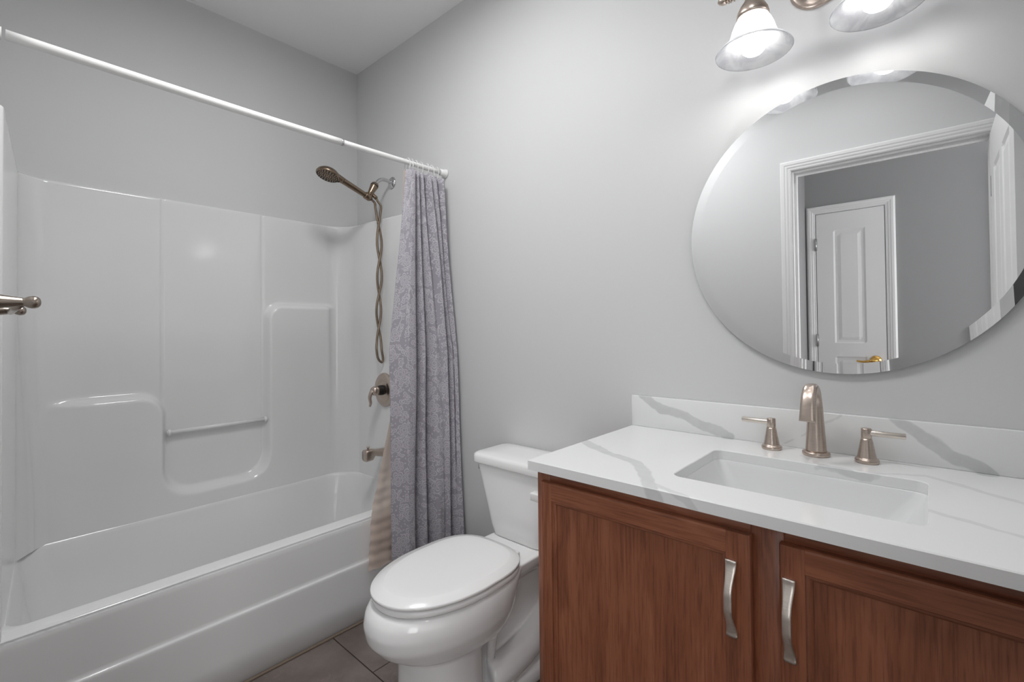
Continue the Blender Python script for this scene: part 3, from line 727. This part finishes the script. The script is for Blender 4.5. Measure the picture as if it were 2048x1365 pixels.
def pull(x, z0, z1, parent):
    b = MB(); rings = []; n = 40
    for i in range(n + 1):
        t = i / n; z = lerp(z0, z1, t); e = abs(2 * t - 1)
        out = .0045 + .023 * (1 - e ** 2.6) * (1 if e < .88 else 1) ; out = .0045 + .021 * (1 - sstep(.15, .95, e))
        hw = .0072 + .0030 * sstep(.35, 1.0, e); th = .0016
        if e > .93: out = .0050 - .0012 * (1 if .95 < e < .965 else 0)
        y = DFY - out
        rings.append([(x + hw * math.copysign(abs(c) ** .55, c), y - th * s - .0012 * (1 - c * c), z) for c, s in [(math.cos(a), math.sin(a)) for a in [2 * PI * (j + .5) / 16 for j in range(16)]]])
    b.loft(rings)
    for z in (z0 + .0045, z1 - .0045): b.box((x - .0085, DFY - .0052, z - .004), (x + .0085, DFY + .0002, z + .004), .0012)
    for z in (z0 + .0085, z1 - .0085): b.box((x - .0088, DFY - .0063, z - .0012), (x + .0088, DFY + .0002, z + .0012), .0005, 1)
    b.build('handle', 'nickel_light', parent)
d1 = cab_door(1.819, 2.303, .125, .817, .0345, .0425); pull(2.2705, .626, .7655, d1)
d2 = cab_door(2.350, 2.834, .125, .817, .0385, .0385); pull(2.3645, .622, .7625, d2)

# countertop with a cut-out, and its backsplash
SX0, SX1, SY0, SY1, SR = 2.115, 2.545, -.455, -.165, .022
tx0, tx1, ty0, ty1, tz0, tz1 = 1.789, 2.866, -.5635, -.001, CT, .866
b = MB(); hole = rrect((SX0 + SX1) / 2, (SY0 + SY1) / 2, (SX1 - SX0) / 2, (SY1 - SY0) / 2, SR, 8)
def outer(e):  # outline points matched to the hole corners
    n = 8; out = []
    for q, (cx, cy) in enumerate(((tx1 - e, ty1 - e), (tx0 + e, ty1 - e), (tx0 + e, ty0 + e), (tx1 - e, ty0 + e))):
        for k in range(n + 1): out.append((cx, cy))
    return out
O0 = outer(0); O1 = outer(.002); K = len(hole)
e = .0015
hin = rrect((SX0 + SX1) / 2, (SY0 + SY1) / 2, (SX1 - SX0) / 2 + e, (SY1 - SY0) / 2 + e, SR + e, 8)
rings = [[(x, y, tz0) for x, y in hole], [(x, y, tz0) for x, y in O0], [(x, y, tz1 - .002) for x, y in O0], [(x, y, tz1) for x, y in O1], [(x, y, tz1) for x, y in hin], [(x, y, tz1 - e) for x, y in hole], [(x, y, tz0) for x, y in hole]]
b.loft(rings, False, False, smooth=False); b2 = b.build('countertop', 'quartz')
bm = bmesh.new(); bm.from_mesh(b2.data); bmesh.ops.remove_doubles(bm, verts=bm.verts, dist=1e-5); bmesh.ops.recalc_face_normals(bm, faces=bm.faces); bm.to_mesh(b2.data); bm.free()
tag(b2, 'white quartz countertop with grey veins on the wooden vanity', 'countertop')
b = MB(); b.box((tx0, -.017, tz1 + .0002), (tx1, -.0005, .967), .0012, 2); bs = b.build('backsplash', 'quartz', b2)

# undermount basin
sk = thing('sink', 'rectangular white undermount sink set into the quartz countertop', 'sink', (2.33, -.31, .70))
def srect(d0, d1, r, z): return [(x, y, z) for x, y in rrect((SX0 + SX1) / 2, (SY0 + SY1) / 2, (SX1 - SX0) / 2 - d0, (SY1 - SY0) / 2 - d1, r, 8)]
b = MB(); b.loft([srect(-.02, -.02, .03, CT - .001), srect(-.02, -.02, .03, CT - .012), srect(.045, .035, .04, .715), srect(.06, .05, .04, .70), srect(.06, .05, .04, .698)], False, False)
b = MB(); b.loft([srect(-.022, -.022, .035, CT - .0005), srect(.0, .0, .022, CT - .0004), srect(.0015, .001, .023, CT - .002), srect(.006, .003, .026, CT - .012), srect(.058, .022, .035, .752), srect(.070, .030, .04, .738), srect(.092, .055, .04, .730), srect(.19, .12, .02, .7225)], False, True); b.build('basin', 'basin', sk)
b = MB(); b.lathe([(.001, .002), (.014, .0025), (.021, .002), (.022, 0)], (2.33, -.31, .7228), seg=28); b.build('drain', 'nickel', sk)

# widespread faucet
FY = -.068; fz = tz1
fa = thing('faucet', 'brushed nickel three-piece faucet behind the sink on the white countertop', 'faucet', (2.33, FY, fz))
def fhandle(x, s):
    b = MB(); b.lathe([(.0235, 0), (.0245, .002), (.0245, .0075), (.0225, .010), (.0205, .0105), (.0190, .014), (.0120, .054), (.0105, .058)], (x, FY, fz), seg=36)
    b.lathe([(.0098, .0575), (.0108, .059), (.0108, .080), (.010, .0815), (.0005, .082)], (x, FY, fz), seg=32); h = b.build('handle', 'nickel', fa)
    b = MB(); b.lathe([(.001, .003), (.0068, .004), (.0068, .0725), (.0060, .0735), (.0005, .074)], (x, FY, fz + .0712), (s, .015, 0), 24); b.build('lever', 'nickel_light', h, auto=40)
fhandle(2.228, -1); fhandle(2.434, 1)
b = MB(); b.lathe([(.0295, 0), (.0305, .002), (.0305, .008), (.028, .0105), (.024, .0108)], (2.33, FY, fz), seg=40); spb = b.build('spout', 'nickel', fa)
b = MB(); pth = cr([(2.33, FY, fz + .008), (2.33, FY, fz + .05), (2.33, FY, fz + .095), (2.33, FY - .003, fz + .135), (2.33, FY - .016, fz + .160), (2.33, FY - .040, fz + .174), (2.33, FY - .066, fz + .170), (2.33, FY - .086, fz + .150), (2.33, FY - .097, fz + .118), (2.33, FY - .101, fz + .100)], 6)
rings = []; nP = len(pth)
for i, p in enumerate(pth):
    t = (pth[min(i + 1, nP - 1)] - pth[max(i - 1, 0)]).normalized(); side = Vector((1, 0, 0)); up = t.cross(side).normalized(); k = i / (nP - 1)
    hx = interp(k, [0, .35, .55, .8, 1], [.0235, .0155, .0150, .0165, .0180]); hy = interp(k, [0, .35, .55, .8, 1], [.0225, .0145, .0115, .0105, .0095])
    pw = interp(k, [0, .3, .55, 1], [2, 2, 2.6, 3.4]); ring = []
    for j in range(28):
        a = 2 * PI * j / 28; c, s = math.cos(a), math.sin(a)
        ring.append(p + side * hx * math.copysign(abs(c) ** (2 / pw), c) + up * hy * math.copysign(abs(s) ** (2 / pw), s))
    rings.append(ring)
b.loft(rings); b.build('spout_neck', 'nickel', spb)
# paper holder on the side of the cabinet
ph = thing('toilet_paper_holder', 'small pale grey toilet paper holder on the left side of the vanity', 'paper holder', (CX0, -.505, .75))
b = MB(); b.box((CX0 - .007, -.516, .733), (CX0 + .001, -.486, .769), .003); b.build('mount_plate', 'plastic', ph)
b = MB(); b.box((CX0 - .046, -.513, .741), (CX0 - .006, -.489, .762), .003); b.build('holder_arm', 'plastic', ph)

# ---------------------------------------------------------------- mirror
MX, MZ, MR = 2.3784, 1.4507, .3803
b = MB(); n_ = 192; bw_ = .026
def ring(r, y): return [(MX + r * math.cos(2 * PI * j / n_), y, MZ + r * math.sin(2 * PI * j / n_)) for j in range(n_)]
mi_ = thing('round_mirror', 'large round frameless mirror with a ground glass rim above the faucet', 'mirror', (MX, 0, MZ))
b.loft([ring(MR - bw_, -.0125), ring(.0005, -.0125)], False, True, smooth=False)
b.loft([ring(MR, -.0116), ring(MR - bw_, -.0125)], False, False, smooth=True)
b.build('mirror_glass', 'mirror', mi_)
b = MB(); b.loft([ring(MR, -.0116), ring(MR, -.0065), ring(MR - .004, -.0065)], False, True, smooth=False); b.build('mirror_edge', 'mirror_edge', mi_)
b = MB(); b.lathe([(.16, 0), (.16, .0062)], (MX, -.0002, MZ), (0, -1, 0), 48); b.build('backing_plate', 'dark', mi_)

# ---------------------------------------------------------------- vanity light
LY = -.165; LXc = 2.351; LZ = 2.065
vl = thing('vanity_light', 'two-bulb brushed nickel wall light with white bell glass shades above mirror', 'wall light', (LXc, 0, LZ))
b = MB(); b.lathe([(.066, 0), (.067, .004), (.060, .010), (.056, .010), (.052, .016), (.040, .026), (.022, .032), (.014, .034)], (LXc - .008, 0, LZ + .0445), (0, -1, 0), 56); b.build('backplate', 'nickel', vl)
b = MB(); b.tube(cr([(LXc - .008, -.03, LZ + .0445), (LXc - .008, -.08, LZ + .042), (LXc - .008, -.135, LZ + .024), (LXc - .008, LY, LZ + .002)]), .009, 16)
b.tube([(LXc - .19, LY, LZ), (LXc + .19, LY, LZ)], .0085, 18)
for s in (-1, 1):
    for q in (.172, .180, .186): b.lathe([(.0085, -.0022), (.0125, -.001), (.0125, .001), (.0085, .0022)], (LXc + s * q, LY, LZ), (s, 0, 0), 20)
    b.lathe([(.009, 0), (.011, .004), (.0105, .012), (.006, .020), (.0005, .024)], (LXc + s * .19, LY, LZ), (s, 0, 0), 20)
b.build('crossbar', 'nickel', vl)
prof = [(.036, 0), (.0375, -.006), (.044, -.018), (.0495, -.032), (.053, -.045), (.057, -.056), (.064, -.066), (.074, -.075), (.084, -.083), (.0895, -.089)]
for s in (-1, 1):
    x = LXc + s * .127; zt_ = 1.990
    b = MB(); b.lathe([(.0135, LZ - zt_ + .008), (.0135, .066), (.016, .052), (.020, .040), (.030, .026), (.036, .014), (.0385, .004), (.0385, -.004), (.035, -.004)], (x, LY, zt_), seg=36, cap1=False); b.build('lamp_holder', 'nickel', vl)
    inn = [(r - .0028, h) for r, h in prof[::-1]]
    b = MB(); b.lathe(prof + [(.0905, -.0905), (.0895, -.092), (.0875, -.091)] + inn, (x, LY, zt_), seg=56, cap0=False, cap1=False); shd = b.build('lamp_shade', 'shade', vl)
    b = MB(); b.lathe([(.0005, -.100), (.010, -.0985), (.020, -.0935), (.027, -.086), (.0300, -.076), (.0295, -.064), (.025, -.050), (.018, -.036), (.0135, -.020), (.0135, .0)], (x, LY, zt_), seg=32, cap0=False); b.build('bulb', 'bulb', vl)

# ceiling lamp added to carry the fill light, above the camera's view
cl = thing('ceiling_fill_lamp', 'added flat round fill lamp, flush overhead above the middle of the bathroom', 'ceiling light', (1.38, -.88, CZ))
b = MB(); b.lathe([(.235, 0), (.235, .040), (.228, .046), (.220, .046), (.220, .030)], (1.38, -.88, CZ - .0005), (0, 0, -1), 56, True, False); b.build('lamp_rim', 'nickel', cl)
b = MB(); b.lathe([(.2195, .042), (.001, .046)], (1.38, -.88, CZ), (0, 0, -1), 56, False, True); b.build('diffuser', 'diffuser', cl)

rl = thing('recessed_fill_lamp', 'small round recessed fill lamp added in the ceiling in front of the vanity', 'ceiling light', (2.30, -.92, CZ))  # unseen housing added for the overhead fill
b = MB(); b.lathe([(.10, 0), (.10, .003), (.095, .006), (.08, .006), (.078, .001)], (2.30, -.92, CZ), (0, 0, -1), 48, False, True); b.build('trim_ring', 'plastic', rl)

# ---------------------------------------------------------------- towel bar on the door wall
TZ = 1.2525
tb = thing('towel_bar', 'dark brushed nickel towel bar with ball-ended posts on the door wall', 'towel bar', (1.08, DW, TZ))
for x in (1.305, .848):
    b = MB(); y0 = DW
    b.lathe([(.027, 0), (.027, .004), (.023, .009), (.0175, .016), (.0150, .022), (.0125, .036), (.0098, .052), (.0080, .062), (.0074, .0655), (.0088, .0675), (.0106, .071), (.0116, .0755), (.0114, .0795), (.0098, .0835), (.007, .086), (.004, .0872), (.0005, .0876)], (x, y0, TZ), (0, 1, 0), 32)
    b.build('post', 'bronze_bar', tb)
b = MB(); b.tube([(1.305, DW + .060, TZ - .003), (.848, DW + .060, TZ - .003)], .0075, 20); b.build('bar', 'bronze_bar', tb)
